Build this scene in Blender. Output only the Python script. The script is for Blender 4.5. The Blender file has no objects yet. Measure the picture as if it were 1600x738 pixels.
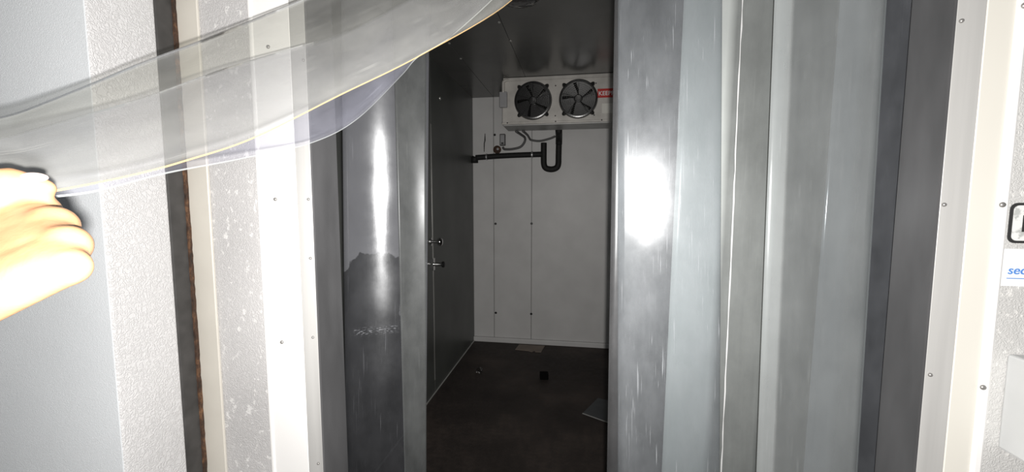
import bpy, bmesh, math, random
from mathutils import Vector, Matrix
random.seed(4)
S = bpy.context.scene
V = Vector
PI = math.pi

# ---------------------------------------------------------------- camera, world, lamps, exposure
cam_d = bpy.data.cameras.new('camera'); cam = bpy.data.objects.new('camera', cam_d)
S.collection.objects.link(cam); S.camera = cam
cam.location = (0, 0, 1.45)
cam.rotation_euler = (math.radians(90 - 4.912), 0, math.radians(9.283))
cam_d.sensor_width = 36.0; cam_d.lens = 36.0 * 640 / 1600       # very wide phone lens
cam_d.clip_start = 0.02; cam_d.clip_end = 60

w = bpy.data.worlds.new('dim_store_room'); S.world = w; w.use_nodes = True
w.node_tree.nodes['Background'].inputs[0].default_value = (0.92, 0.96, 1.0, 1)
w.node_tree.nodes['Background'].inputs[1].default_value = 0.10

def flash(name, watts, loc, size_deg, blend, radius):
    d = bpy.data.lights.new(name, 'SPOT'); o = bpy.data.objects.new(name, d); S.collection.objects.link(o)
    d.energy = watts; d.spot_size = math.radians(size_deg); d.spot_blend = blend; d.shadow_soft_size = radius
    d.color = (1.0, 0.975, 0.94)
    o.location = loc; o.rotation_euler = cam.rotation_euler
    return o
flash('phone_flash', 84, (0.012, -0.005, 1.429), 76, 1.0, 0.006)         # the strong middle of the phone's flash
flash('phone_flash_spill', 70, (0.012, -0.005, 1.429), 176, 0.3, 0.006).rotation_euler.z += math.radians(12)   # its wide weak spill

S.view_settings.view_transform = 'Standard'; S.view_settings.look = 'None'
S.view_settings.exposure = 0.0; S.view_settings.gamma = 1.0; S.view_settings.use_curve_mapping = False
S.cycles.transparent_max_bounces = 32; S.cycles.max_bounces = 8

# ---------------------------------------------------------------- object helpers
def link(o, parent=None):
    S.collection.objects.link(o)
    if parent is not None: o.parent = parent
    return o
def tag(o, label=None, cat=None, group=None, kind=None):
    if label: o['label'] = label
    if cat: o['category'] = cat
    if group: o['group'] = group
    if kind: o['kind'] = kind
    return o
def obj(name, bm, mat, parent=None, loc=(0, 0, 0), smooth=False):
    me = bpy.data.meshes.new(name); bmesh.ops.recalc_face_normals(bm, faces=bm.faces[:]); bm.to_mesh(me); bm.free()
    for m in (mat if isinstance(mat, (list, tuple)) else [mat]): me.materials.append(m)
    if smooth: me.shade_smooth()
    o = bpy.data.objects.new(name, me); link(o, parent); o.location = loc
    return o
def empty(name, loc, label=None, cat=None, group=None, rot=(0, 0, 0)):
    o = bpy.data.objects.new(name, None); link(o); o.location = loc; o.rotation_euler = rot
    o.empty_display_size = .05
    return tag(o, label, cat, group)
def box(x0, x1, y0, y1, z0, z1, bev=0.0, bm=None, seg=1):
    t = bmesh.new()
    bmesh.ops.create_cube(t, size=1)
    for v in t.verts: v.co = V((x0 + (v.co.x + .5) * (x1 - x0), y0 + (v.co.y + .5) * (y1 - y0), z0 + (v.co.z + .5) * (z1 - z0)))
    if bev: bmesh.ops.bevel(t, geom=t.edges[:], offset=bev, segments=seg, affect='EDGES', profile=.5)
    return merge(bm, t)
def merge(bm, t):
    if bm is None: return t
    me = bpy.data.meshes.new('m'); t.to_mesh(me); t.free(); bm.from_mesh(me); bpy.data.meshes.remove(me)
    return bm
def spline(pts, n):
    P = [V(p) for p in pts]; out = []
    P = [P[0] * 2 - P[1]] + P + [P[-1] * 2 - P[-2]]
    for i in range(1, len(P) - 2):
        a, b, c, d = P[i - 1:i + 3]
        for k in range(n):
            t = k / n
            out.append(.5 * ((2 * b) + (c - a) * t + (2 * a - 5 * b + 4 * c - d) * t * t + (3 * b - a - 3 * c + d) * t ** 3))
    out.append(P[-2]); return out
def tube(pts, r, seg=10, bm=None, n=0, cap=True, closed=False):
    t = bmesh.new()
    P = spline(pts, n) if n else [V(p) for p in pts]
    R = r if isinstance(r, (list, tuple)) else [r] * len(P)
    rings = []; prev = None; m = len(P)
    for i, p in enumerate(P):
        d = ((P[(i + 1) % m] - P[i - 1]) if closed else (P[min(i + 1, m - 1)] - P[max(i - 1, 0)])).normalized()
        if prev is None:
            u = d.cross(V((0, 0, 1)) if abs(d.z) < .9 else V((1, 0, 0))).normalized()
        else:
            u = (prev - d * prev.dot(d)).normalized()
        prev = u; q = d.cross(u)
        rings.append([t.verts.new(p + (u * math.cos(2 * PI * k / seg) + q * math.sin(2 * PI * k / seg)) * R[i]) for k in range(seg)])
    for i in range(m if closed else m - 1):
        a, b = rings[i], rings[(i + 1) % m]
        for k in range(seg): t.faces.new((a[k], a[(k + 1) % seg], b[(k + 1) % seg], b[k]))
    if cap and not closed:
        t.faces.new(rings[0][::-1]); t.faces.new(rings[-1])
    return merge(bm, t)
def lathe(prof, seg=32, axis='Y', c=(0, 0, 0), bm=None):
    """prof: (radius, along) pairs turned about the axis through c"""
    t = bmesh.new(); rings = []
    for r, a in prof:
        ring = []
        for k in range(seg):
            x, y = max(r, 1e-4) * math.cos(2 * PI * k / seg), max(r, 1e-4) * math.sin(2 * PI * k / seg)
            co = {'Y': (x, a, y), 'Z': (x, y, a), 'X': (a, x, y)}[axis]
            ring.append(t.verts.new(V(co) + V(c)))
        rings.append(ring)
    for a, b in zip(rings, rings[1:]):
        for k in range(seg): t.faces.new((a[k], a[(k + 1) % seg], b[(k + 1) % seg], b[k]))
    t.faces.new(rings[0]); t.faces.new(rings[-1][::-1])
    return merge(bm, t)
def copy_tree(o, parent=None):
    c = o.copy(); link(c, parent)
    for ch in list(o.children): copy_tree(ch, c)
    return c

# ---------------------------------------------------------------- materials
class NT:
    def __init__(s, name):
        s.m = bpy.data.materials.new(name); s.m.use_nodes = True; s.t = s.m.node_tree; s.t.nodes.clear()
        s.out = s.t.nodes.new('ShaderNodeOutputMaterial')
    def n(s, typ, ins=None, **kw):
        k = s.t.nodes.new('ShaderNode' + typ)
        for a, b in kw.items(): setattr(k, a, b)
        for a, b in (ins or {}).items():
            if hasattr(b, 'is_output'): s.t.links.new(b, k.inputs[a])
            else: k.inputs[a].default_value = b
        return k
    def coord(s, scale=(1, 1, 1)):
        c = s.n('TexCoord').outputs['Object']
        return s.n('Mapping', {'Vector': c, 'Scale': scale}).outputs[0]
    def noise(s, vec, scale, detail=4, rough=.5):
        return s.n('TexNoise', {'Vector': vec, 'Scale': scale, 'Detail': detail, 'Roughness': rough}).outputs['Fac']
    def ramp(s, fac, stops):
        r = s.n('ValToRGB', {'Fac': fac}); e = r.color_ramp.elements
        while len(e) < len(stops): e.new(.5)
        for k, (p, c) in zip(e, stops): k.position = p; k.color = (*c, 1) if len(c) == 3 else c
        return r.outputs[0]
    def mathn(s, op, a, b=0.0, c=0.0):
        return s.n('Math', {0: a, 1: b, 2: c}, operation=op).outputs[0]
    def remap(s, v, a, b, c=0.0, d=1.0):
        return s.n('MapRange', {0: v, 1: a, 2: b, 3: c, 4: d}).outputs[0]
    def bump(s, h, strength=.3, dist=.002):
        return s.n('Bump', {'Height': h, 'Strength': strength, 'Distance': dist}).outputs[0]
    def done(s, sh):
        s.t.links.new(sh, s.out.inputs[0]); return s.m
def g(v): return (v, v, v)
def plain(name, col, rough=.5, metal=0.0, var=.12, vscale=8, bump=0, bscale=60, stretch=(1, 1, 1), spec=.5, aniso=0):
    t = NT(name); c = t.coord(stretch)
    n = t.noise(c, vscale, 5)
    lo = [max(0, x * (1 - var)) for x in col]; hi = [min(1, x * (1 + var)) for x in col]
    ins = {'Base Color': t.ramp(n, [(.3, lo), (.7, hi)]), 'Roughness': rough, 'Metallic': metal, 'Specular IOR Level': spec, 'Anisotropic': aniso}
    if bump: ins['Normal'] = t.bump(t.noise(c, bscale, 3), bump)
    return t.done(t.n('BsdfPrincipled', ins).outputs[0])
def stucco(name, col, scale=170, strength=.5, wormc=None, rough=.4, metal=0.0, dist=.002, dirt=.1):
    """embossed sheet metal: small raised worms, plus optional brighter scuffed dashes"""
    t = NT(name); c = t.coord()
    n1 = t.n('TexNoise', {'Vector': c, 'Scale': scale, 'Detail': 1.5, 'Distortion': 1.3}).outputs['Fac']
    ridge = t.mathn('ABSOLUTE', t.mathn('SUBTRACT', n1, .5))
    h = t.remap(ridge, 0, .12, 1, 0)
    big = t.noise(c, 5, 5)
    col_n = t.ramp(big, [(.3, [x * (1 - dirt) for x in col]), (.7, col)])
    if wormc:
        n2 = t.noise(t.coord((1, 1, .8)), 75, 3, .6)
        k = t.remap(n2, .60, .66, 0, .8)
        col_n = t.n('MixRGB', {'Fac': k, 'Color1': col_n, 'Color2': (*wormc, 1)}).outputs[0]
    return t.done(t.n('BsdfPrincipled', {'Base Color': col_n, 'Roughness': rough, 'Metallic': metal, 'Normal': t.bump(h, strength, dist)}).outputs[0])

M = {}
M['door_face'] = stucco('door_face_white', (.86, .89, .92), 260, .3, rough=.5, dist=.001, dirt=.06)
M['door_edge'] = stucco('door_edge_embossed', (.64, .635, .64), 125, .5, rough=.42)
M['rubber'] = plain('black_rubber', (.045, .043, .042), .55, var=.3, vscale=30)
M['cream'] = plain('cream_painted_strip', (.62, .59, .53), .5, var=.06)
M['galv'] = stucco('embossed_galvanised_sheet', (.58, .57, .57), 150, .4, wormc=(.80, .79, .78), rough=.4)
M['white_metal'] = plain('white_metal_trim', (.85, .84, .83), .35, var=.03, vscale=4, stretch=(1, 1, .3))
M['cream_metal'] = plain('cream_metal_trim', (.66, .64, .585), .4, var=.05, vscale=5, stretch=(1, 1, .3))
M['brushed'] = plain('brushed_aluminium', (.46, .455, .445), .45, metal=.12, var=.10, vscale=14, stretch=(3, 3, .12), aniso=.5)
M['jamb'] = plain('dark_jamb_lining', (.085, .085, .088), .42, var=.3, vscale=10, stretch=(1, 1, .3), spec=.3)
M['galv_right'] = stucco('embossed_sheet_right', (.60, .595, .585), 150, .35, wormc=(.74, .73, .71), rough=.45)
M['screw'] = plain('screw_steel', (.33, .32, .31), .4, metal=.6)
M['back'] = stucco('back_wall_panel', (.62, .615, .61), 130, .12, rough=.45, dist=.001, dirt=.10)
M['side'] = plain('side_wall_dimmed_sheet', (.10, .105, .10), .38, var=.25, vscale=2.2, spec=.35)  # dark base colour stands in for grazing light on pale panels
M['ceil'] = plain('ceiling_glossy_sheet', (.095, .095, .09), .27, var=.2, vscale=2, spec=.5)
M['joint'] = plain('joint_sealant', (.30, .30, .29), .5)
M['seam'] = plain('bright_seam_strip', (.5, .5, .48), .3, metal=.6)
M['dark'] = plain('near_black_paint', (.012, .012, .012), .35, var=.3)
M['guard'] = plain('fan_wire_black', (.02, .02, .02), .28, spec=.8)
M['blade'] = plain('fan_blade_metal', (.045, .045, .043), .30, metal=.7, var=.3)
M['foam'] = plain('black_pipe_insulation', (.008, .008, .008), .7, var=.4, vscale=50)
M['evap'] = plain('evaporator_stucco_aluminium', (.52, .50, .47), .45, metal=.15, var=.16, vscale=9, bump=.15, bscale=160)
M['evap_under'] = plain('evaporator_drain_pan', (.42, .42, .41), .4, metal=.3)
M['red'] = plain('red_sign_plate', (.50, .025, .02), .4, var=.08)
M['paper'] = plain('white_label', (.72, .71, .66), .5, var=.04)
M['grey_box'] = plain('grey_plastic_box', (.33, .33, .34), .5)
M['cap_box'] = plain('pale_grey_enclosure', (.55, .56, .56), .45, var=.05)
M['chrome'] = plain('chrome', (.75, .75, .75), .15, metal=1)
M['white_p'] = plain('white_lettering', (.85, .85, .85), .5, var=.01)
M['ink_black'] = plain('black_print', (.03, .03, .03), .5)
M['ink_blue'] = plain('blue_print', (.10, .25, .62), .5, var=.02)
M['sticker'] = plain('white_sticker', (.82, .84, .86), .4, var=.02)
M['card'] = plain('brown_card', (.23, .19, .16), .8, var=.15)
M['sheetmetal'] = plain('dark_sheet_metal', (.045, .05, .055), .35, metal=.2, var=.2)
M['block'] = plain('black_scrap_rubber', (.003, .003, .003), .9, spec=.1)
M['cable'] = plain('grey_cable', (.10, .10, .10), .5)
M['clear_lump'] = None
M['sleeve'] = plain('dark_cloth', (.05, .055, .07), .9)
M['rail'] = plain('galvanised_rail', (.45, .45, .46), .35, metal=.7)

def rust_mat():
    t = NT('rusty_gasket_edge'); c = t.coord((1, 1, .6))
    n = t.noise(c, 60, 6, .7)
    return t.done(t.n('BsdfPrincipled', {'Base Color': t.ramp(n, [(.35, (.018, .012, .009)), (.55, (.07, .035, .02)), (.72, (.22, .11, .05))]),
                      'Roughness': .8, 'Normal': t.bump(n, .8, .004)}).outputs[0])
M['rust'] = rust_mat()
def floor_mat(name, a, b, c3):
    t = NT(name); c = t.coord()
    n = t.noise(c, 1.6, 8, .62); n2 = t.noise(c, 26, 5, .6)
    f = t.mathn('ADD', t.mathn('MULTIPLY', n, .75), t.mathn('MULTIPLY', n2, .25))
    return t.done(t.n('BsdfPrincipled', {'Base Color': t.ramp(f, [(.36, a), (.5, b), (.66, c3)]), 'Roughness': t.remap(n2, .3, .7, .55, .8), 'Specular IOR Level': .25,
                      'Normal': t.bump(n2, .3, .004)}).outputs[0])
M['floor'] = floor_mat('dark_stained_concrete', (.030, .025, .023), (.050, .041, .037), (.095, .075, .065))
def skin_mat():
    t = NT('skin'); c = t.coord(); n = t.noise(c, 60, 5)
    return t.done(t.n('BsdfPrincipled', {'Base Color': t.ramp(n, [(.3, (.36, .19, .095)), (.7, (.44, .25, .135))]), 'Roughness': .5, 'Normal': t.bump(t.noise(c, 420, 3), .15, .001)}).outputs[0])
M['skin'] = skin_mat()
M['nail'] = plain('fingernail', (.80, .62, .55), .25, var=.03)

def pvc(name, haze, through, tint=(.86, .88, .89), hazecol=(.80, .83, .84), rough=.12, scratch=.5, tone=None, mist=None, spec=1.0, glow=.2, wave=.03, aniso=0.0, smear=.3, scuff=None):
    """clear PVC strip: see-through, glossy, clouded by fine scratches and mist. haze = share that scatters, through = tint of what is seen.
    Pattern coordinates are metres across (x) and along (y) the strip."""
    t = NT(name)
    c0 = t.n('TexCoord').outputs['Object']
    uv = t.n('UVMap', uv_map='UVMap').outputs[0]
    def mp(scale, rot=0.0): return t.n('Mapping', {'Vector': uv, 'Scale': (*scale, 1), 'Rotation': (0, 0, rot)}).outputs[0]
    streak = t.noise(mp((55, 4)), 1, 6, .6)
    fine = t.noise(mp((330, 80)), 1, 3, .6)
    cloud = t.noise(c0, 6, 6, .6)
    grime = t.noise(mp((16, 7)), 1, 6, .65)
    hz = t.mathn('MULTIPLY', haze, t.remap(cloud, .3, .7, .88, 1.12))
    hz = t.mathn('MULTIPLY', hz, t.remap(grime, .3, .7, 1 - smear, 1 + smear))
    hz = t.mathn('MULTIPLY', hz, t.remap(streak, .35, .65, .95, 1.05))
    # scuffs: families of thin bright lines along the strip, gathered in worn patches
    for k, (rot, sc, cut) in enumerate(((.06, (420, 5.5), .635), (-.35, (380, 9), .66), (.9, (420, 14), .69))):
        sn = t.noise(mp(sc, rot), 1, 2, .5)
        line = t.remap(sn, cut, cut + .05, 0, 1)
        gate = t.remap(t.noise(mp((11 + 5 * k, 6 + 3 * k), 1.1 * k), 1, 3), .50, .64, 0, 1)
        hz = t.mathn('ADD', hz, t.mathn('MULTIPLY', t.mathn('MULTIPLY', line, gate), .16 * scratch))
    if tone:       # paler haze painted along one border, imitating brighter overlaps and a curl: (u0, u1, amount)
        u0, u1, am = tone
        ux = t.n('SeparateXYZ', {0: uv}).outputs[0]
        hz = t.mathn('ADD', hz, t.remap(ux, u0, u1, am, 0))
    if mist:       # dewy film with a ragged, wiped-away patch: mist = (x0, x1, z_top, amount)
        x0, x1, zt, am = mist
        sx = t.n('SeparateXYZ', {0: c0})
        wob = t.mathn('MULTIPLY', t.mathn('SUBTRACT', t.noise(c0, 13, 6, .6), .5), .16)
        xx = t.mathn('ADD', sx.outputs[0], t.mathn('MULTIPLY', wob, .25)); zz = t.mathn('ADD', sx.outputs[2], wob)
        inside = t.mathn('MULTIPLY', t.remap(xx, x1 - .0015, x1 + .0015, 1, 0), t.remap(zz, zt - .002, zt + .002, 1, 0))
        sl = t.mathn('ADD', zz, t.mathn('MULTIPLY', t.mathn('ABSOLUTE', t.mathn('SUBTRACT', xx, x0)), 1.0))
        inside = t.mathn('MULTIPLY', inside, t.remap(sl, zt + .04, zt + .043, 1, 0))
        hz = t.mathn('ADD', hz, t.mathn('MULTIPLY', t.mathn('SUBTRACT', 1.0, inside), am))
    if scuff:      # a rubbed white mark across the strip: (x0, x1, z)
        x0, x1, z0 = scuff
        sx = t.n('SeparateXYZ', {0: c0})
        k = t.mathn('MULTIPLY', t.remap(t.mathn('ABSOLUTE', t.mathn('SUBTRACT', sx.outputs[0], (x0 + x1) / 2)), (x1 - x0) / 2 - .01, (x1 - x0) / 2, 1, 0),
                    t.remap(t.mathn('ABSOLUTE', t.mathn('SUBTRACT', sx.outputs[2], z0)), .004, .012, 1, 0))
        k = t.mathn('MULTIPLY', k, t.remap(t.noise(mp((130, 420), .4), 1, 3), .54, .64, 0, .55))
        hz = t.mathn('ADD', hz, k)
    diff = t.n('BsdfDiffuse', {'Color': (*hazecol, 1)}).outputs[0]
    trl = t.n('BsdfTranslucent', {'Color': (*hazecol, 1)}).outputs[0]
    fog = t.n('MixShader', {0: glow, 1: diff, 2: trl}).outputs[0]
    tr = t.n('BsdfTransparent', {'Color': (*[x * through for x in tint], 1)}).outputs[0]
    body = t.n('MixShader', {0: hz, 1: tr, 2: fog}).outputs[0]
    fr = t.mathn('MULTIPLY', t.n('Fresnel', {'IOR': 1.45}).outputs[0], t.mathn('SUBTRACT', 1.0, t.n('NewGeometry').outputs['Backfacing']))
    nb = t.bump(t.mathn('ADD', t.mathn('ADD', t.mathn('MULTIPLY', streak, .25), t.mathn('MULTIPLY', cloud, 1.2)), t.mathn('MULTIPLY', fine, .08)), wave, .004)
    gi = {'Color': (.95, .97, 1, 1), 'Roughness': t.remap(cloud, .35, .65, rough * .8, rough * 1.3), 'Normal': nb}
    if aniso:
        gi['Anisotropy'] = aniso; gi['Tangent'] = t.n('Tangent', direction_type='UV_MAP', uv_map='UVMap').outputs[0]
    gl = t.n('BsdfAnisotropic', gi).outputs[0]
    return t.done(t.n('MixShader', {0: t.mathn('MULTIPLY', fr, spec), 1: body, 2: gl}).outputs[0])
def edge_mat(name, col):
    t = NT(name)
    d = t.n('BsdfDiffuse', {'Color': (*col, 1)}).outputs[0]; tr = t.n('BsdfTransparent', {'Color': (.8, .8, .78, 1)}).outputs[0]
    return t.done(t.n('MixShader', {0: .6, 1: tr, 2: d}).outputs[0])
M['edge_pale'] = edge_mat('strip_edge_pale', (.45, .47, .48))
M['edge_dark'] = edge_mat('strip_edge_dark', (.05, .05, .045))
M['edge_amber'] = edge_mat('strip_edge_amber', (.70, .48, .24))
M['edge_white'] = edge_mat('strip_edge_white', (.75, .75, .76))
M['edge_grey'] = edge_mat('strip_edge_grey', (.12, .12, .125))

# ---------------------------------------------------------------- structure: the insulated box and the outer wall
def struct(name, bm, mat, parent=None): return tag(obj(name, bm, mat, parent), kind='structure') if parent is None else obj(name, bm, mat, parent)
YF, YI = 0.75, 0.823             # outer and inner face of the front wall
XL, XR = -0.522, 0.555           # door opening
ZT = 2.06
LW, BW, RW, CE = -1.065, 4.05, 1.55, 2.47
fl = struct('floor', box(-3.2, 3.2, -2.5, 4.3, -.10, 0), M['floor'])
b = box(-3.2, XL, YF, YI, 0, 2.75); box(XR, 3.2, YF, YI, 0, 2.75, bm=b); box(XL, XR, YF, YI, ZT, 2.75, bm=b)
wf = struct('wall_front', b, M['galv'])
wl = struct('wall_left', box(LW - .10, LW, YI, BW + .1, 0, CE + .1), M['joint'])
wb = struct('wall_back', box(LW - .10, RW + .1, BW, BW + .1, 0, CE + .1), M['joint'])
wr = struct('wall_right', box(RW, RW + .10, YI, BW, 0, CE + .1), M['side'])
ce = struct('ceiling', box(LW, RW, YI, BW, CE, CE + .1), M['joint'])
# back wall panels stand proud of the dark joints, with their cam-lock plugs
bx = [-1.06, -.845, -.4635, .42, 1.25, RW - .005]
for i in range(5):
    p = obj('panel', box(bx[i] + .003, bx[i + 1] - .003, BW - .012, BW + .005, .05, CE - .004, .002), M['back'], wb)
for x, z in ((-.84, 1.22), (-.84, .305), (-.845, 2.10), (-.475, 1.225), (-.475, .31), (.40, 1.22), (.40, .31)):
    obj('cam_plug', lathe([(.012, 0), (.012, -.003), (.009, -.005)], 12, 'Y', (x + .012, BW - .012, z)), M['dark'], wb)
bb = struct('baseboard_back', box(LW + .004, RW, BW - .035, BW - .002, 0, .05, .006, seg=2), M['back'])
# left wall sheets
yy = [YI + .01, 1.62, 2.86, BW - .013]
for i in range(3):
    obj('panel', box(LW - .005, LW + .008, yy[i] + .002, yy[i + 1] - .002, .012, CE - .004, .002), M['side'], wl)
obj('joint_strip', box(LW + .007, LW + .0105, 2.852, 2.866, .10, 2.0, .001), M['seam'], wl)
obj('screw', lathe([(.014, 0), (.013, .004), (.006, .007)], 14, 'X', (LW + .008, 3.068, 2.228)), M['seam'], wl)
bl = struct('baseboard_left', box(LW + .008, LW + .018, YI + .02, BW - .036, 0, .014, .003), M['seam'])
# ceiling sheets, their joints run into the room
cx = [LW + .002, -.845, -.45, .35, .95, RW - .002]
for i in range(5):
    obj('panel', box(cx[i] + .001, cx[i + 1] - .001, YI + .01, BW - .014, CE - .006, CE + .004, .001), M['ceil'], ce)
for x, y in ((-.464, 2.384), (-.443, 2.661), (-.841, 2.638), (-.849, 2.925), (.34, 2.5)):
    obj('screw', lathe([(.009, 0), (.008, -.004), (.004, -.006)], 10, 'Z', (x, y, CE - .006)), M['seam'], ce)

# door frame: lining of the opening, flat facing with rivet-head screws
def screw(x, z, y, parent, r=.0042):
    o = obj('screw', lathe([(r, 0), (r, -.001), (r * .8, -.0025), (r * .3, -.0034)], 16, 'Y', (0, 0, 0)), M['screw'], parent, smooth=True)
    o.location = (x, y, z); return o
tl = struct('trim_1', box(-.638, -.556, YF - .008, YF, 0, ZT + .1, .002), M['white_metal'])
obj('flange', box(-.5565, XL, YF - .0095, YF, 0, ZT, .0015), M['brushed'], tl)
obj('jamb_lining', box(XL - .001, XL + .003, YF - .009, YI + .002, 0, ZT), M['jamb'], tl)
obj('edge_bead', box(-.645, -.636, YF - .011, YF, 0, ZT + .1, .003, seg=2), M['white_metal'], tl)
for x, z in ((-.605, 1.453), (-.606, 1.157), (-.604, 1.75), (-.607, .85)): screw(x, z, YF - .008, tl, .0038)
for x, z in ((-.530, 1.453), (-.533, 1.172), (-.531, 1.335), (-.533, .90), (-.528, 1.72)): screw(x, z, YF - .0095, tl, .0028)
tr_ = struct('trim_2', box(.594, .634, YF - .009, YF, 0, ZT + .1, .002), M['cream_metal'])
obj('flange', box(XR, .5945, YF - .0095, YF, 0, ZT, .0015), M['brushed'], tr_)
obj('jamb_lining', box(XR - .003, XR + .001, YF - .009, YI + .002, 0, ZT), M['jamb'], tr_)
obj('edge_bead', box(.631, .646, YF - .013, YF, 0, ZT + .1, .004, seg=2), M['white_metal'], tr_)
for x, z in ((.562, 1.719), (.561, 1.444), (.563, 1.170), (.562, .90)): screw(x, z, YF - .0095, tr_, .0032)
for x, z in ((.637, 1.734), (.635, 1.444), (.634, 1.156), (.635, .87)): screw(x, z, YF - .013, tr_, .0042)
obj('facing_sheet', box(.644, 1.6, YF - .005, YF, 0, 2.7), M['galv_right'], tr_)
th = struct('trim_3', box(-.645, .646, YF - .009, YF, ZT, ZT + .1, .002), M['brushed'])
cs = struct('trim_4', box(-.812, -.762, YF - .006, YF, 0, 2.2, .0015), M['cream'])

# the open insulated door, slid aside in front of the wall
d1 = tag(obj('door_1', box(-2.0, -.81, .584, .70, .03, 2.15, .004, seg=3), [M['door_face'], M['door_edge']]), kind='structure')
for p in d1.data.polygons:
    if p.center.x > -.8145 and p.center.y > .585: p.material_index = 1
obj('gasket', box(-1.98, -.8115, .70, .7435, .05, 2.13, .004, seg=2), M['rubber'], d1)
rp = bmesh.new()
z = .05
t = bmesh.new(); prev = None
while z < 2.12:                     # ragged rusty lip along the back of the gasket
    k = .0022 + .0022 * random.random()
    ring = [t.verts.new(c) for c in ((-.8125 - .002, .7345, z), (-.8115 + k, .735 + .002 * random.random(), z), (-.8115 + k * .8, .7436, z), (-.8145, .7437, z))]
    if prev:
        for j in range(4): t.faces.new((prev[j], prev[(j + 1) % 4], ring[(j + 1) % 4], ring[j]))
    prev = ring; z += .012
obj('rusty_lip', t, M['rust'], d1)
rp.free()

# ---------------------------------------------------------------- PVC strips
def ribbon_bm(pairs, n=10, cols=12, thick=.0022, bulge=0.0, curl=None):
    """band between two edge lines, with real thickness; faces 0 = both flats, 1 = first edge, 2 = second edge"""
    L = spline([p[0] for p in pairs], n); U = spline([p[1] for p in pairs], n)
    rows = len(L); t = bmesh.new(); top = []; bot = []
    uvl = t.loops.layers.uv.new('UVMap'); wd = (U[rows // 2] - L[rows // 2]).length
    ln = [0.0]
    for i in range(1, rows): ln.append(ln[-1] + ((L[i] + U[i]) / 2 - (L[i - 1] + U[i - 1]) / 2).length)
    def face(vs, ij):
        f = t.faces.new(vs); f.smooth = True
        for lp, (i, j) in zip(f.loops, ij): lp[uvl].uv = (wd * j / cols, ln[i])
    grid = []
    for i in range(rows):
        a, c = L[i], U[i]
        dl = (L[min(i + 1, rows - 1)] - L[max(i - 1, 0)] + U[min(i + 1, rows - 1)] - U[max(i - 1, 0)]).normalized()
        nn = (c - a).cross(dl).normalized()
        row = []
        for j in range(cols + 1):
            s = j / cols
            bl_ = bulge(i / (rows - 1), s) if callable(bulge) else bulge * math.sin(PI * s)
            row.append((a.lerp(c, s) + nn * bl_, nn))
        grid.append(row)
    for row in grid:
        top.append([t.verts.new(p + q * thick / 2) for p, q in row]); bot.append([t.verts.new(p - q * thick / 2) for p, q in row])
    for i in range(rows - 1):
        for j in range(cols):
            face((top[i][j], top[i][j + 1], top[i + 1][j + 1], top[i + 1][j]), ((i, j), (i, j + 1), (i + 1, j + 1), (i + 1, j)))
            face((bot[i][j], bot[i + 1][j], bot[i + 1][j + 1], bot[i][j + 1]), ((i, j), (i + 1, j), (i + 1, j + 1), (i, j + 1)))
        t.faces.new((top[i][0], top[i + 1][0], bot[i + 1][0], bot[i][0])).material_index = 1
        t.faces.new((top[i][-1], bot[i][-1], bot[i + 1][-1], top[i + 1][-1])).material_index = 2
    t.faces.new([*top[0], *bot[0][::-1]]).material_index = 2; t.faces.new([*top[-1][::-1], *bot[-1]]).material_index = 2
    return t
GR = 'clear plastic strips of the door curtain'
def hung(name, label, xl0, xr0, xl1, xr1, yl, yr, mat, e1, e2, bulge=0.0, thick=.0022):
    """a strip hanging from the rail; x at z=1.85 and z=.9, y of its two edges"""
    def X(a, c, z): return a + (c - a) * (1.85 - z) / .95
    zs = (2.045, 1.75, 1.4, 1.05, .7, .35, .02)
    pr = [(V((X(xl0, xl1, z), yl, z)), V((X(xr0, xr1, z), yr, z))) for z in zs]
    o = obj(name, ribbon_bm(pr, 6, 14, thick, bulge), [mat, e1, e2])
    return tag(o, label, 'curtain strip', GR)

mA = pvc('pvc_cloudy_glossy', .095, .93, rough=.20, hazecol=(.60, .62, .65), scratch=1.6, spec=1.3)
mB = pvc('pvc_cloudy_grey', .36, .42, tone=(.082, .098, .56), rough=.2, hazecol=(.40, .42, .413), scratch=.5, smear=.12)
mC = pvc('pvc_cloudy_grey_scuffed', .155, .96, tone=(.030, .036, .14), rough=.2, smear=.10, hazecol=(.74, .77, .77), scratch=.5)
mD = pvc('pvc_smoky_blue', .40, .60, tone=(.04, .062, .38), rough=.14, hazecol=(.17, .178, .195), scratch=.6)
mZ = pvc('pvc_dark_backing', .45, .78, rough=.3, hazecol=(.09, .09, .093), scratch=.3)
mL = pvc('pvc_misted', .09, .62, rough=.17, hazecol=(.20, .203, .22), scratch=1.0, mist=(-.455, -.412, 1.325, .20), aniso=.55, scuff=(-.515, -.42, 1.146))
mM = pvc('pvc_misted_green_grey', .34, .55, rough=.30, hazecol=(.14, .145, .145), scratch=.8, spec=.3)
mH = pvc('pvc_clear_olive', .125, 1.0, tint=(.98, .98, .965), hazecol=(.72, .72, .69), rough=.09, scratch=1.0, spec=.9)
mK = pvc('pvc_clear_violet', .08, 1.0, tint=(.965, .965, .985), hazecol=(.55, .56, .66), rough=.08, scratch=.7, spec=.9)

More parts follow.
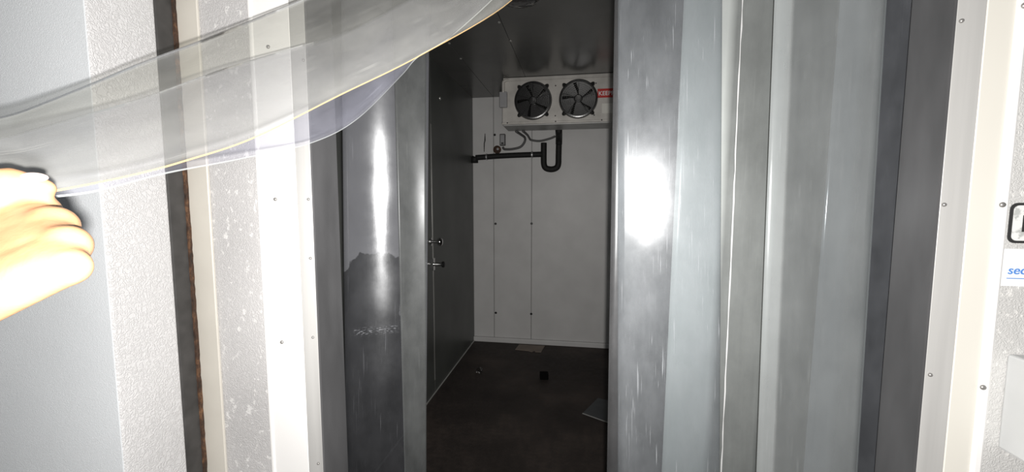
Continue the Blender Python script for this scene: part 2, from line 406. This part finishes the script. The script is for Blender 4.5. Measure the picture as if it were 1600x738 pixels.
hung('curtain_strip', 'glossy clear strip with the big white glare bordering the right of the gap', .070, .256, .090, .290, .868, .849, mA, M['edge_white'], M['edge_grey'], -.004)
hung('curtain_strip', 'thin edge of a strip hanging just behind the glossy glare strip', .066, .250, .070, .262, .900, .905, mZ, M['edge_grey'], M['edge_grey'], 0)
cp = hung('curtain_strip', 'cloudy pale grey strip overlapping the right of the glare strip', .196, .385, .184, .369, .878, .872, mB, M['edge_pale'], M['edge_pale'], .003)
hung('curtain_strip', 'cloudy grey strip with faint dark tick marks, between the pale and the smoky strip', .349, .535, .362, .546, .858, .862, mC, M['edge_dark'], M['edge_pale'], .002, .004)
hung('curtain_strip', 'smoky blue grey strip hanging against the right door jamb', .470, .655, .459, .645, .880, .880, mD, M['edge_dark'], M['edge_grey'], .004, .006)
hung('curtain_strip', 'misted strip with a ragged dark wiped patch and vertical glare streak, beside left jamb', -.511, -.346, -.536, -.371, .848, .936, mL, M['edge_white'], M['edge_pale'], -.004)
hung('curtain_strip', 'narrow looking folded strip over the right border of the misted strip, left of the gap', -.402, -.340, -.399, -.358, .866, .902, mM, M['edge_pale'], M['edge_pale'], .004)

cr = [V((.2995 + .001 * (1.85 - z) / .95 + random.uniform(-.0006, .0006), .8695, z)) for z in [1.90 - .03 * k for k in range(39)]]  # thin white tube added to imitate a strip edge catching light
obj('glint', tube(cr, [random.uniform(.0006, .0016) for _ in cr], 6), M['edge_white'], cp)['label'] = 'white added crease running down the strip'
H1 = [((-.02, .85, 2.045), (-.20, .852, 2.045)), ((-.050, .825, 1.94), (-.200, .850, 2.03)), ((-.125, .764, 1.812), (-.235, .838, 1.972)), ((-.249, .641, 1.682), (-.375, .749, 1.881)),
      ((-.332, .538, 1.596), (-.476, .642, 1.776)), ((-.383, .442, 1.526), (-.535, .544, 1.690)), ((-.408, .374, 1.492), (-.558, .463, 1.629)),
      ((-.419, .325, 1.473), (-.559, .404, 1.586)), ((-.422, .267, 1.457), (-.535, .327, 1.538)), ((-.431, .224, 1.446), (-.522, .265, 1.500)),
      ((-.475, .185, 1.38), (-.570, .225, 1.41)), ((-.50, .165, 1.22), (-.64, .205, 1.23)), ((-.50, .16, .95), (-.67, .20, .95)), ((-.50, .16, .72), (-.68, .20, .72))]
H2 = [((-.05, .875, 2.045), (-.22, .895, 2.045)), ((-.085, .855, 1.95), (-.222, .893, 2.02)), ((-.147, .823, 1.866), (-.234, .890, 1.970)), ((-.246, .791, 1.768), (-.286, .863, 1.895)), ((-.302, .757, 1.720), (-.345, .823, 1.856)),
      ((-.323, .728, 1.679), (-.400, .779, 1.804)), ((-.353, .625, 1.583), (-.444, .717, 1.752)), ((-.385, .555, 1.536), (-.477, .646, 1.707)), ((-.422, .465, 1.504), (-.525, .552, 1.646)),
      ((-.438, .379, 1.480), (-.554, .460, 1.584)), ((-.431, .307, 1.459), (-.543, .377, 1.542)), ((-.437, .270, 1.452), (-.541, .324, 1.515)), ((-.446, .231, 1.443), (-.525, .268, 1.487)),
      ((-.49, .20, 1.38), (-.575, .24, 1.41)), ((-.515, .18, 1.22), (-.65, .22, 1.23)), ((-.515, .175, .95), (-.68, .215, .95)), ((-.515, .175, .72), (-.69, .215, .72))]
o = obj('curtain_strip', ribbon_bm(H1, 8, 16, .0022, lambda u, s: .006 * math.sin(PI * s)), [mH, M['edge_amber'], M['edge_grey']])
tag(o, 'nearer clear strip pulled aside, its amber lower edge sweeping up from the hand', 'curtain strip', GR)
o = obj('curtain_strip', ribbon_bm(H2, 8, 16, .0022, lambda u, s: .005 * math.sin(PI * s)), [mK, M['edge_pale'], M['edge_grey']])
tag(o, 'violet tinted clear strip pulled aside behind the amber edged one, bowed white lower edge', 'curtain strip', GR)
rl = empty('curtain_rail', (0, .86, 2.05), 'galvanised rail over the doorway that the clear strips hang from', 'rail')
obj('rail', box(XL + .004, XR - .004, -.012, .012, .018, .045, .002), M['rail'], rl)
for i in range(10):
    x = XL + .06 + i * .105
    obj('hook', box(x - .012, x + .012, -.016, .03, .002, .02, .002), M['rail'], rl)

# ---------------------------------------------------------------- hand
def capsules(segs, voxel, smooth_it):
    bm = bmesh.new()
    for a, ra, c, rc in segs:
        a, c = V(a), V(c); n = 7
        d = (c - a); ln = d.length; dn = d.normalized()
        pts, rs = [], []
        for k in range(4): th_ = PI / 2 * k / 3.2; pts.append(a - dn * ra * math.cos(th_)); rs.append(max(ra * math.sin(th_), ra * .06))
        for k in range(n): s = k / (n - 1); pts.append(a.lerp(c, s)); rs.append(ra + (rc - ra) * s)
        for k in range(4): th_ = PI / 2 * (3 - k) / 3.2; pts.append(c + dn * rc * math.cos(th_)); rs.append(max(rc * math.sin(th_), rc * .06))
        tube(pts, rs, 16, bm)
    me = bpy.data.meshes.new('cap'); bmesh.ops.recalc_face_normals(bm, faces=bm.faces[:]); bm.to_mesh(me); bm.free()
    o = bpy.data.objects.new('cap', me); S.collection.objects.link(o)
    r = o.modifiers.new('r', 'REMESH'); r.mode = 'VOXEL'; r.voxel_size = voxel
    s = o.modifiers.new('s', 'SMOOTH'); s.iterations = smooth_it; s.factor = .5
    dg = bpy.context.evaluated_depsgraph_get(); dg.update()
    res = bpy.data.meshes.new_from_object(o.evaluated_get(dg))
    bpy.data.objects.remove(o); bpy.data.meshes.remove(me)
    return res
away = V((-.85, .52, -.05)); fwd = V((.60, .63, .47)).normalized()
mcp = [(V((-.367, .225, 1.4425)), .0130), (V((-.336, .213, 1.4335)), .0135), (V((-.308, .201, 1.4230)), .0125), (V((-.291, .190, 1.4120)), .0110)]
W = V((-.374, .163, 1.383)); wid = V((-.50, .40, .55)).normalized()
el = V((-.53, .0, 1.245)); sh = V((-.75, -.24, 1.40))
seg = []
wr_pts = [W + wid * .019, W + wid * .007, W - wid * .005, W - wid * .016]
for (p, r), q in zip(mcp, wr_pts): seg.append((q + away * .004, .0155, p - fwd * .002, r * .96))
for i in range(3):
    for f_ in (.25, .5, .75):
        q, p = wr_pts[i].lerp(wr_pts[i + 1], f_), mcp[i][0].lerp(mcp[i + 1][0], f_)
        seg.append((q + away * .004, .0155, p - fwd * .0035 + away * .0012, .0126))
        seg.append((q + away * .003, .0155, p - fwd * .009 - away * .0022, .0118))
    seg.append(((wr_pts[i] + wr_pts[i + 1]) / 2 + away * .006, .0165, (mcp[i][0] + mcp[i + 1][0]) / 2 + away * .006 - fwd * .008, .0115))
seg.append((W + away * .012, .018, (mcp[1][0] + mcp[2][0]) / 2 + away * .02 - fwd * .03, .015))
for i, (p, r) in enumerate(mcp):                       # each finger: three bones, curled round the strip
    ln = (.040, .043, .039, .031)[i]
    pip = p + (away * .98 - fwd * .10) .normalized() * ln
    dip = pip + (-fwd * .92 + away * .20).normalized() * ln * .60
    tip = dip + (-away * .8 - fwd * .45).normalized() * ln * .45
    seg += [(p, r * 1.04, pip, r * .86), (pip, r * .84, dip, r * .72), (dip, r * .72, tip, r * .60)]
tcmc, tmcp, tip1, ttip = V((-.392, .178, 1.424)), V((-.383, .205, 1.4555)), V((-.373, .217, 1.4615)), V((-.3595, .2255, 1.4585))
seg += [(W + wid * .016, .019, tcmc, .019), (tcmc, .0185, tmcp, .0150), (tmcp, .0148, tip1, .0110), (tip1, .0108, ttip, .0070), (tcmc, .016, mcp[0][0] - fwd * .025, .013)]
fo = W + (el - W) * .42
seg += [(W + wid * .007, .024, fo + wid * .008, .036), (W - wid * .007, .024, fo - wid * .008, .036), (fo, .040, el, .044), (el, .044, el.lerp(sh, .5), .050)]
hm = capsules(seg, .0022, 14)
hm.name = 'person'; hm.materials.append(M['skin']); hm.shade_smooth()
hand = link(bpy.data.objects.new('person', hm))
tag(hand, 'bare forearm and fist with thumb on top gripping the pulled-aside clear strips', 'person')
t = bmesh.new(); bmesh.ops.create_uvsphere(t, u_segments=16, v_segments=10, radius=1)
nd = (ttip - tip1).normalized(); nz = V((.55, -.25, .8)); nz = (nz - nd * nz.dot(nd)).normalized(); nx = nd.cross(nz)
mx = Matrix((nd, nx, nz)).transposed()
for v in t.verts: v.co = mx @ V((v.co.x * .0068, v.co.y * .0052, v.co.z * .0016)) + (tip1.lerp(ttip, .78) + nz * .0080)
obj('thumbnail', t, M['nail'], hand, smooth=True)
sd = (sh - el).normalized()
obj('sleeve', tube([el.lerp(sh, .38), el.lerp(sh, .42), el.lerp(sh, .75), el.lerp(sh, 1.0)], [.058, .062, .066, .070], 20), M['sleeve'], hand, smooth=True)

# ---------------------------------------------------------------- evaporator with two fans
EY = 3.44
ev = empty('evaporator', (0, EY, 2.27), 'stucco aluminium two-fan cooling unit hung from the ceiling before the back wall', 'cooling unit')
obj('body', box(-.645, .48, 0, .27, -.183, .178, .004), M['evap'], ev)
obj('top_flange', box(-.635, .485, -.008, .02, .164, .192, .002), M['evap'], ev)
obj('drain_pan', box(-.640, .475, .006, .262, -.196, -.182, .003), M['evap_under'], ev)
obj('lower_lip', box(-.647, .482, -.007, 0.004, -.185, -.166, .002), M['evap'], ev)
for x in (-.60, -.20, .17, .45): obj('screw', lathe([(.006, 0), (.005, -.004)], 10, 'Y', (x, -.007, -.172)), M['dark'], ev)
for x, z in ((-.203, .115), (-.203, -.125), (.11, -.13), (.12, .12)): obj('screw', lathe([(.006, 0), (.005, -.004)], 10, 'Y', (x, 0, z)), M['dark'], ev)
for x in (-.56, -.2, .04, .2): obj('hanger', box(x - .012, x + .012, .0, .05, .178, .195), M['dark' if x > .1 else 'evap'], ev)
def fan(cx_, phase):
    f = empty('fan', (cx_, 0, 0)); f.parent = ev
    R = .150
    obj('shroud', lathe([(R - .012, 0), (R + .004, 0), (R + .006, -.010), (R, -.034), (R - .010, -.036), (R - .013, -.02)], 48), M['guard'], f, smooth=False)
    obj('orifice_disc', lathe([(R - .008, 0), (R - .008, -.002), (.01, -.003)], 40), M['dark'], f)  # near-black disc on the closed front, painting the shade of an open hole
    for k in range(4):
        a = PI / 4 + k * PI / 2; c, s = math.cos(a), math.sin(a)
        lug = tube([(c * (R - .005), -.012, s * (R - .005)), (c * (R + .018), -.012, s * (R + .018)), (c * (R + .027), -.012, s * (R + .027))], [.022, .015, .007], 8)
        obj('mounting_lug', lug, M['guard'], f)
    for k in range(5):                               # pressed, twisted blades
        a0 = phase + k * 2 * PI / 5; t = bmesh.new(); nr, na = 7, 6; gv = []
        for i in range(nr):
            r = .026 + (R - .020 - .026) * i / (nr - 1); row = []
            for j in range(na):
                s = j / (na - 1) - .5; w_ = .78 - .10 * abs(i - 4) / 4
                a = a0 + s * w_ + .18 * i / (nr - 1)
                row.append(t.verts.new((r * math.cos(a), -.014 - s * .020 * (1.2 - .4 * i / nr) - .003 * math.sin(PI * (s + .5)), r * math.sin(a))))
            gv.append(row)
        for i in range(nr - 1):
            for j in range(na - 1): t.faces.new((gv[i][j], gv[i][j + 1], gv[i + 1][j + 1], gv[i + 1][j])).smooth = True
        bmesh.ops.solidify(t, geom=t.faces[:], thickness=.0015)
        obj('blade', t, M['blade'], f)
    obj('hub', lathe([(.034, -.006), (.034, -.026), (.028, -.031), (.008, -.033)], 24), M['guard'], f)
    gb = bmesh.new()
    for k in range(9):
        r = .022 + k * .0145
        y = -.040 - .006 * math.cos(PI / 2 * r / R)
        tube([(r * math.cos(2 * PI * j / 40), y, r * math.sin(2 * PI * j / 40)) for j in range(40)], .0013, 5, gb, closed=True)
    for k in range(5):
        a = .3 + k * 2 * PI / 5
        tube([(.015 * math.cos(a), -.047, .015 * math.sin(a)), (.08 * math.cos(a), -.046, .08 * math.sin(a)), ((R - .004) * math.cos(a), -.037, (R - .004) * math.sin(a))], .0020, 6, gb)
    lathe([(.022, -.044), (.020, -.049), (.004, -.050)], 20, 'Y', (0, 0, 0), gb)
    obj('wire_guard', gb, M['guard'], f)
    return f
fan(-.386, .25); fan(-.019, .10)
def text(s, size, mat, parent, loc, rot, name='lettering', shear=0, ex=.0006, bold=0.0, align='LEFT'):
    c = bpy.data.curves.new(name, 'FONT'); c.body = s; c.size = size; c.extrude = ex; c.shear = shear; c.offset = bold; c.align_x = align
    o = bpy.data.objects.new('tmp', c); S.collection.objects.link(o)
    dg = bpy.context.evaluated_depsgraph_get(); dg.update()
    me = bpy.data.meshes.new_from_object(o.evaluated_get(dg)); bpy.data.objects.remove(o)
    me.name = name; me.materials.clear(); me.materials.append(mat)
    r = link(bpy.data.objects.new(name, me), parent); r.location = loc; r.rotation_euler = rot
    return r
sg = obj('brand_plate', box(.133, .36, -.006, 0, .004, .074, .001), M['red'], ev); sg['label'] = 'red plate with white lettering'
text('KEEPRITE', .046, M['white_p'], sg, (.140, -.0062, .022), (PI / 2, 0, 0), bold=.0008)
sg = obj('rating_label', box(.170, .262, -.003, 0, -.119, -.042), M['paper'], ev); sg['label'] = 'blank looking white paper label'
obj('junction_box', box(-.664, -.600, -.03, .0, -.048, .078, .003), M['grey_box'], ev)
obj('conduit', tube([(-.632, -.018, .07), (-.632, -.018, .13), (-.630, -.016, .158), (-.612, -.010, .172), (-.585, .004, .176)], .013, 10, n=6), M['evap'], ev, smooth=True)

# ---------------------------------------------------------------- pipework and wiring on the back wall
PY = BW - .055
dp = empty('drain_pipe', (0, PY, 0), 'black foam insulated drain line with a U trap below the cooling unit', 'pipe')
obj('run', tube([(-1.015, 0, 1.876), (-.93, 0, 1.880), (-.80, 0, 1.887), (-.60, 0, 1.893), (-.34, 0, 1.897)], .0265, 14, n=4), M['foam'], dp, smooth=True)
obj('elbow', tube([(-1.02, 0, 1.884), (-1.028, 0, 1.865), (-1.028, 0, 1.825)], [.034, .036, .036], 12), M['foam'], dp, smooth=True)
obj('trap', tube([(-.343, 0, 2.005), (-.343, 0, 1.95), (-.343, 0, 1.86), (-.340, 0, 1.80), (-.322, 0, 1.765), (-.270, 0, 1.752), (-.222, 0, 1.765), (-.203, 0, 1.80), (-.201, 0, 1.88), (-.199, 0, 2.0)], .029, 14, n=5), M['foam'], dp, smooth=True)
obj('riser', tube([(-.199, 0, 1.99), (-.196, -.05, 2.05), (-.19, -.22, 2.085)], .031, 14, n=6), M['foam'], dp, smooth=True)
for x, z in ((-.905, 1.8815), (-.455, 1.895)):
    obj('clamp', lathe([(.0300, -.007), (.0315, -.006), (.0315, .006), (.0300, .007)], 18, 'X', (x, 0, z)), M['rail'], dp)
sb = empty('switch_box', (-.75, BW - .013, 2.045), 'small dark switch box on the back wall left of the cable loop', 'electrical box')
obj('box_body', box(-.028, .028, -.035, 0, -.055, .058, .004), M['cable'], sb)
obj('cover_plate', box(-.020, .020, -.038, -.034, -.045, .048, .002), M['grey_box'], sb)
obj('gland', box(-.012, .012, -.04, -.03, -.042, -.024, .002), M['chrome'], sb)
cb = tag(obj('power_cable', tube([(-.56, 3.66, 2.063), (-.545, 3.85, 2.066), (-.527, 4.0, 2.058), (-.535, PY + .03, 2.02), (-.575, PY + .03, 1.975), (-.65, PY + .03, 1.957), (-.72, PY + .03, 1.955), (-.742, PY + .035, 1.962), (-.748, BW - .03, 1.976)], .0115, 8, n=6), M['cable'], smooth=True),
         'grey flexible cable curving from the cooling unit down to the switch box', 'cable')
cb = tag(obj('power_cable', tube([(-.50, 3.66, 2.065), (-.49, 3.9, 2.068), (-.485, PY + .035, 2.055), (-.47, PY + .03, 2.04), (-.39, PY + .03, 2.028), (-.30, PY + .03, 2.045), (-.245, PY + .035, 2.066), (-.238, PY + .035, 2.075)], .0105, 8, n=6), M['cable'], smooth=True),
         'grey flexible cable sagging under the cooling unit to the drain riser', 'cable')
ws = tag(obj('dark_sliver', tube([(-.940, BW - .015, 1.935), (-.938, BW - .017, 2.02), (-.930, BW - .022, 2.045), (-.930, BW - .015, 2.115)], [.003, .006, .007, .003], 6), M['dark'], smooth=True), 'short dark wire standing in for a scratch on the back wall above the pipe', 'sliver')  # made-up sliver in place of a dark scratch on the panel
pg = empty('pipe_sleeve', (-.808, BW - .012, 1.955), 'rust stained capped hole in the back wall above the pipe', 'pipe cap')
obj('cap', lathe([(.040, 0), (.040, -.008), (.026, -.014), (.008, -.016)], 20), M['rust'], pg)
obj('plug', lathe([(.012, -.012), (.012, -.022), (.003, -.024)], 12, 'Y', (.008, 0, .004)), M['grey_box'], pg)

# glass jar lamp on the ceiling, unlit
lp = empty('ceiling_lamp', (-.300, 2.08, CE - .006), 'clear glass round lamp on the cooler ceiling at the top of the picture', 'lamp')
def glass():
    t = NT('lamp_glass'); fr = t.n('Fresnel', {'IOR': 1.5}).outputs[0]
    return t.done(t.n('MixShader', {0: fr, 1: t.n('BsdfTransparent', {'Color': (.9, .9, .9, 1)}).outputs[0], 2: t.n('BsdfGlossy', {'Roughness': .05}).outputs[0]}).outputs[0])
M['glass'] = glass()
obj('lamp_base', lathe([(.045, 0), (.045, -.010), (.03, -.014)], 28, 'Z'), M['grey_box'], lp)
obj('glass_shade', lathe([(.09, -.002), (.10, -.012), (.096, -.028), (.07, -.04), (.02, -.045)], 32, 'Z'), M['glass'], lp, smooth=True)
obj('bulb', lathe([(.012, -.010), (.018, -.02), (.014, -.030), (.004, -.034)], 16, 'Z'), M['grey_box'], lp, smooth=True)

# inside release hardware on the left wall
kb = empty('release_knob', (LW + .008, 2.826, 1.154), 'round chrome release knob on the dark left wall, upper of two fittings', 'knob')
obj('rose', lathe([(.030, 0), (.030, .006), (.02, .010)], 24, 'X'), M['chrome'], kb, smooth=False)
obj('stem', lathe([(.012, .008), (.012, .05)], 16, 'X'), M['chrome'], kb)
obj('knob_head', lathe([(.014, .045), (.028, .055), (.030, .072), (.022, .085), (.006, .088)], 24, 'X'), M['chrome'], kb, smooth=True)
lt = empty('wall_latch', (LW + .008, 2.85, .985), 'chrome latch with dark tip on the left wall under the round knob', 'latch')
obj('bracket', box(0, .012, -.02, .02, -.045, .045, .002), M['chrome'], lt)
obj('bolt', lathe([(.013, .010), (.013, .075)], 16, 'X'), M['chrome'], lt)
obj('tip', lathe([(.02, .073), (.022, .078), (.022, .09), (.012, .094)], 16, 'X'), M['dark'], lt)

# ---------------------------------------------------------------- things lying on the floor
def slab(name, quad, z0, th_, mat):
    t = bmesh.new()
    lo = [t.verts.new((x, y, z0)) for x, y in quad]; hi = [t.verts.new((x, y, z0 + th_ + random.uniform(0, .0015))) for x, y in quad]
    n = len(quad); t.faces.new(lo[::-1]); t.faces.new(hi)
    for i in range(n): t.faces.new((lo[i], lo[(i + 1) % n], hi[(i + 1) % n], hi[i]))
    return obj(name, t, mat)
o = slab('cardboard_scrap', [(-.578, 3.985), (-.318, 3.99), (-.340, 3.815), (-.395, 3.812), (-.41, 3.835), (-.43, 3.805), (-.47, 3.83), (-.596, 3.842)], .0005, .004, M['card'])
tag(o, 'torn pinkish brown piece of card on floor by the back wall', 'card')
t = bmesh.new(); bmesh.ops.create_icosphere(t, subdivisions=2, radius=.03)
for v in t.verts:
    v.co *= random.uniform(.7, 1.2); v.co.z = max(v.co.z * .8, -.016)
o = obj('plastic_scrap', t, M['glass'], loc=(-.816, 3.275, .0165)); tag(o, 'crumpled bit of clear glinting plastic on the floor near left wall', 'plastic scrap')
o = obj('rubber_block', box(-.034, .034, -.03, .03, 0, .05, .005), M['block'], loc=(-.264, 3.24, 0)); o.rotation_euler = (0, 0, .15)
tag(o, 'small black block lying in the middle of the dark floor', 'block')
sm = slab('metal_sheet', [(.042, 2.717), (.42, 2.51), (.62, 2.80), (.155, 2.955)], .001, .006, M['sheetmetal'])
tag(sm, 'dark bluish metal sheet lying on the floor behind the glare strip', 'metal sheet')
p0, p1 = V((.042, 2.715, .008)), V((.42, 2.508, .008))
obj('bright_rim', tube([p0, p0.lerp(p1, .5), p1], .0035, 6), M['seam'], sm)

# ---------------------------------------------------------------- signs and box on the wall right of the doorway
SY = YF - .005
def rrect(x0, x1, z0, z1, r, y0, y1, n=6):
    t = bmesh.new(); pts = []
    for cx_, cz_, a0 in ((x1 - r, z1 - r, 0), (x0 + r, z1 - r, PI / 2), (x0 + r, z0 + r, PI), (x1 - r, z0 + r, 1.5 * PI)):
        for k in range(n + 1):
            a = a0 + PI / 2 * k / n; pts.append((cx_ + r * math.cos(a), cz_ + r * math.sin(a)))
    A = [t.verts.new((x, y0, z)) for x, z in pts]; B = [t.verts.new((x, y1, z)) for x, z in pts]
    t.faces.new(A); t.faces.new(B[::-1])
    for i in range(len(pts)): t.faces.new((A[i], A[(i + 1) % len(pts)], B[(i + 1) % len(pts)], B[i]))
    return t
s1 = empty('wall_sign', (.6525, SY, 1.385), 'white sign with a thick rounded black border and black lettering, right of doorway', 'sign')
obj('border', rrect(0, .20, 0, .062, .010, -.0015, 0), M['ink_black'], s1)
t = NT('sign_worn_white'); n_ = t.noise(t.coord(), 90, 3)
M['worn'] = t.done(t.n('BsdfPrincipled', {'Base Color': t.ramp(n_, [(.42, (.45, .46, .45)), (.5, (.74, .74, .73))]), 'Roughness': .5}).outputs[0])
obj('face', rrect(.004, .196, .004, .058, .007, -.0022, -.0016), M['worn'], s1)
text('N', .036, M['ink_black'], s1, (.0140, -.0024, .018), (PI / 2, 0, 0), bold=.0004)
s2 = empty('sticker', (.649, SY, 1.318), 'small white sticker with blue lettering and a blue underline, below the bordered sign', 'sticker')
obj('sticker_sheet', rrect(0, .11, 0, .058, .003, -.001, 0), M['sticker'], s2)
text('sec', .0185, M['ink_blue'], s2, (.0078, -.0012, .0190), (PI / 2, 0, 0), shear=.15, bold=.0002)
obj('underline', box(.0075, .095, -.0014, -.0011, .0115, .0128), M['ink_blue'], s2)
bxo = empty('control_box', (.668, SY, 1.055), 'plain pale grey box fixed to the metal wall below the sticker', 'box')
obj('box_body', box(0, .16, -.045, 0, 0, .155, .004, seg=2), M['cap_box'], bxo)
obj('box_lid', box(.003, .157, -.052, -.045, .003, .152, .003, seg=2), M['cap_box'], bxo)
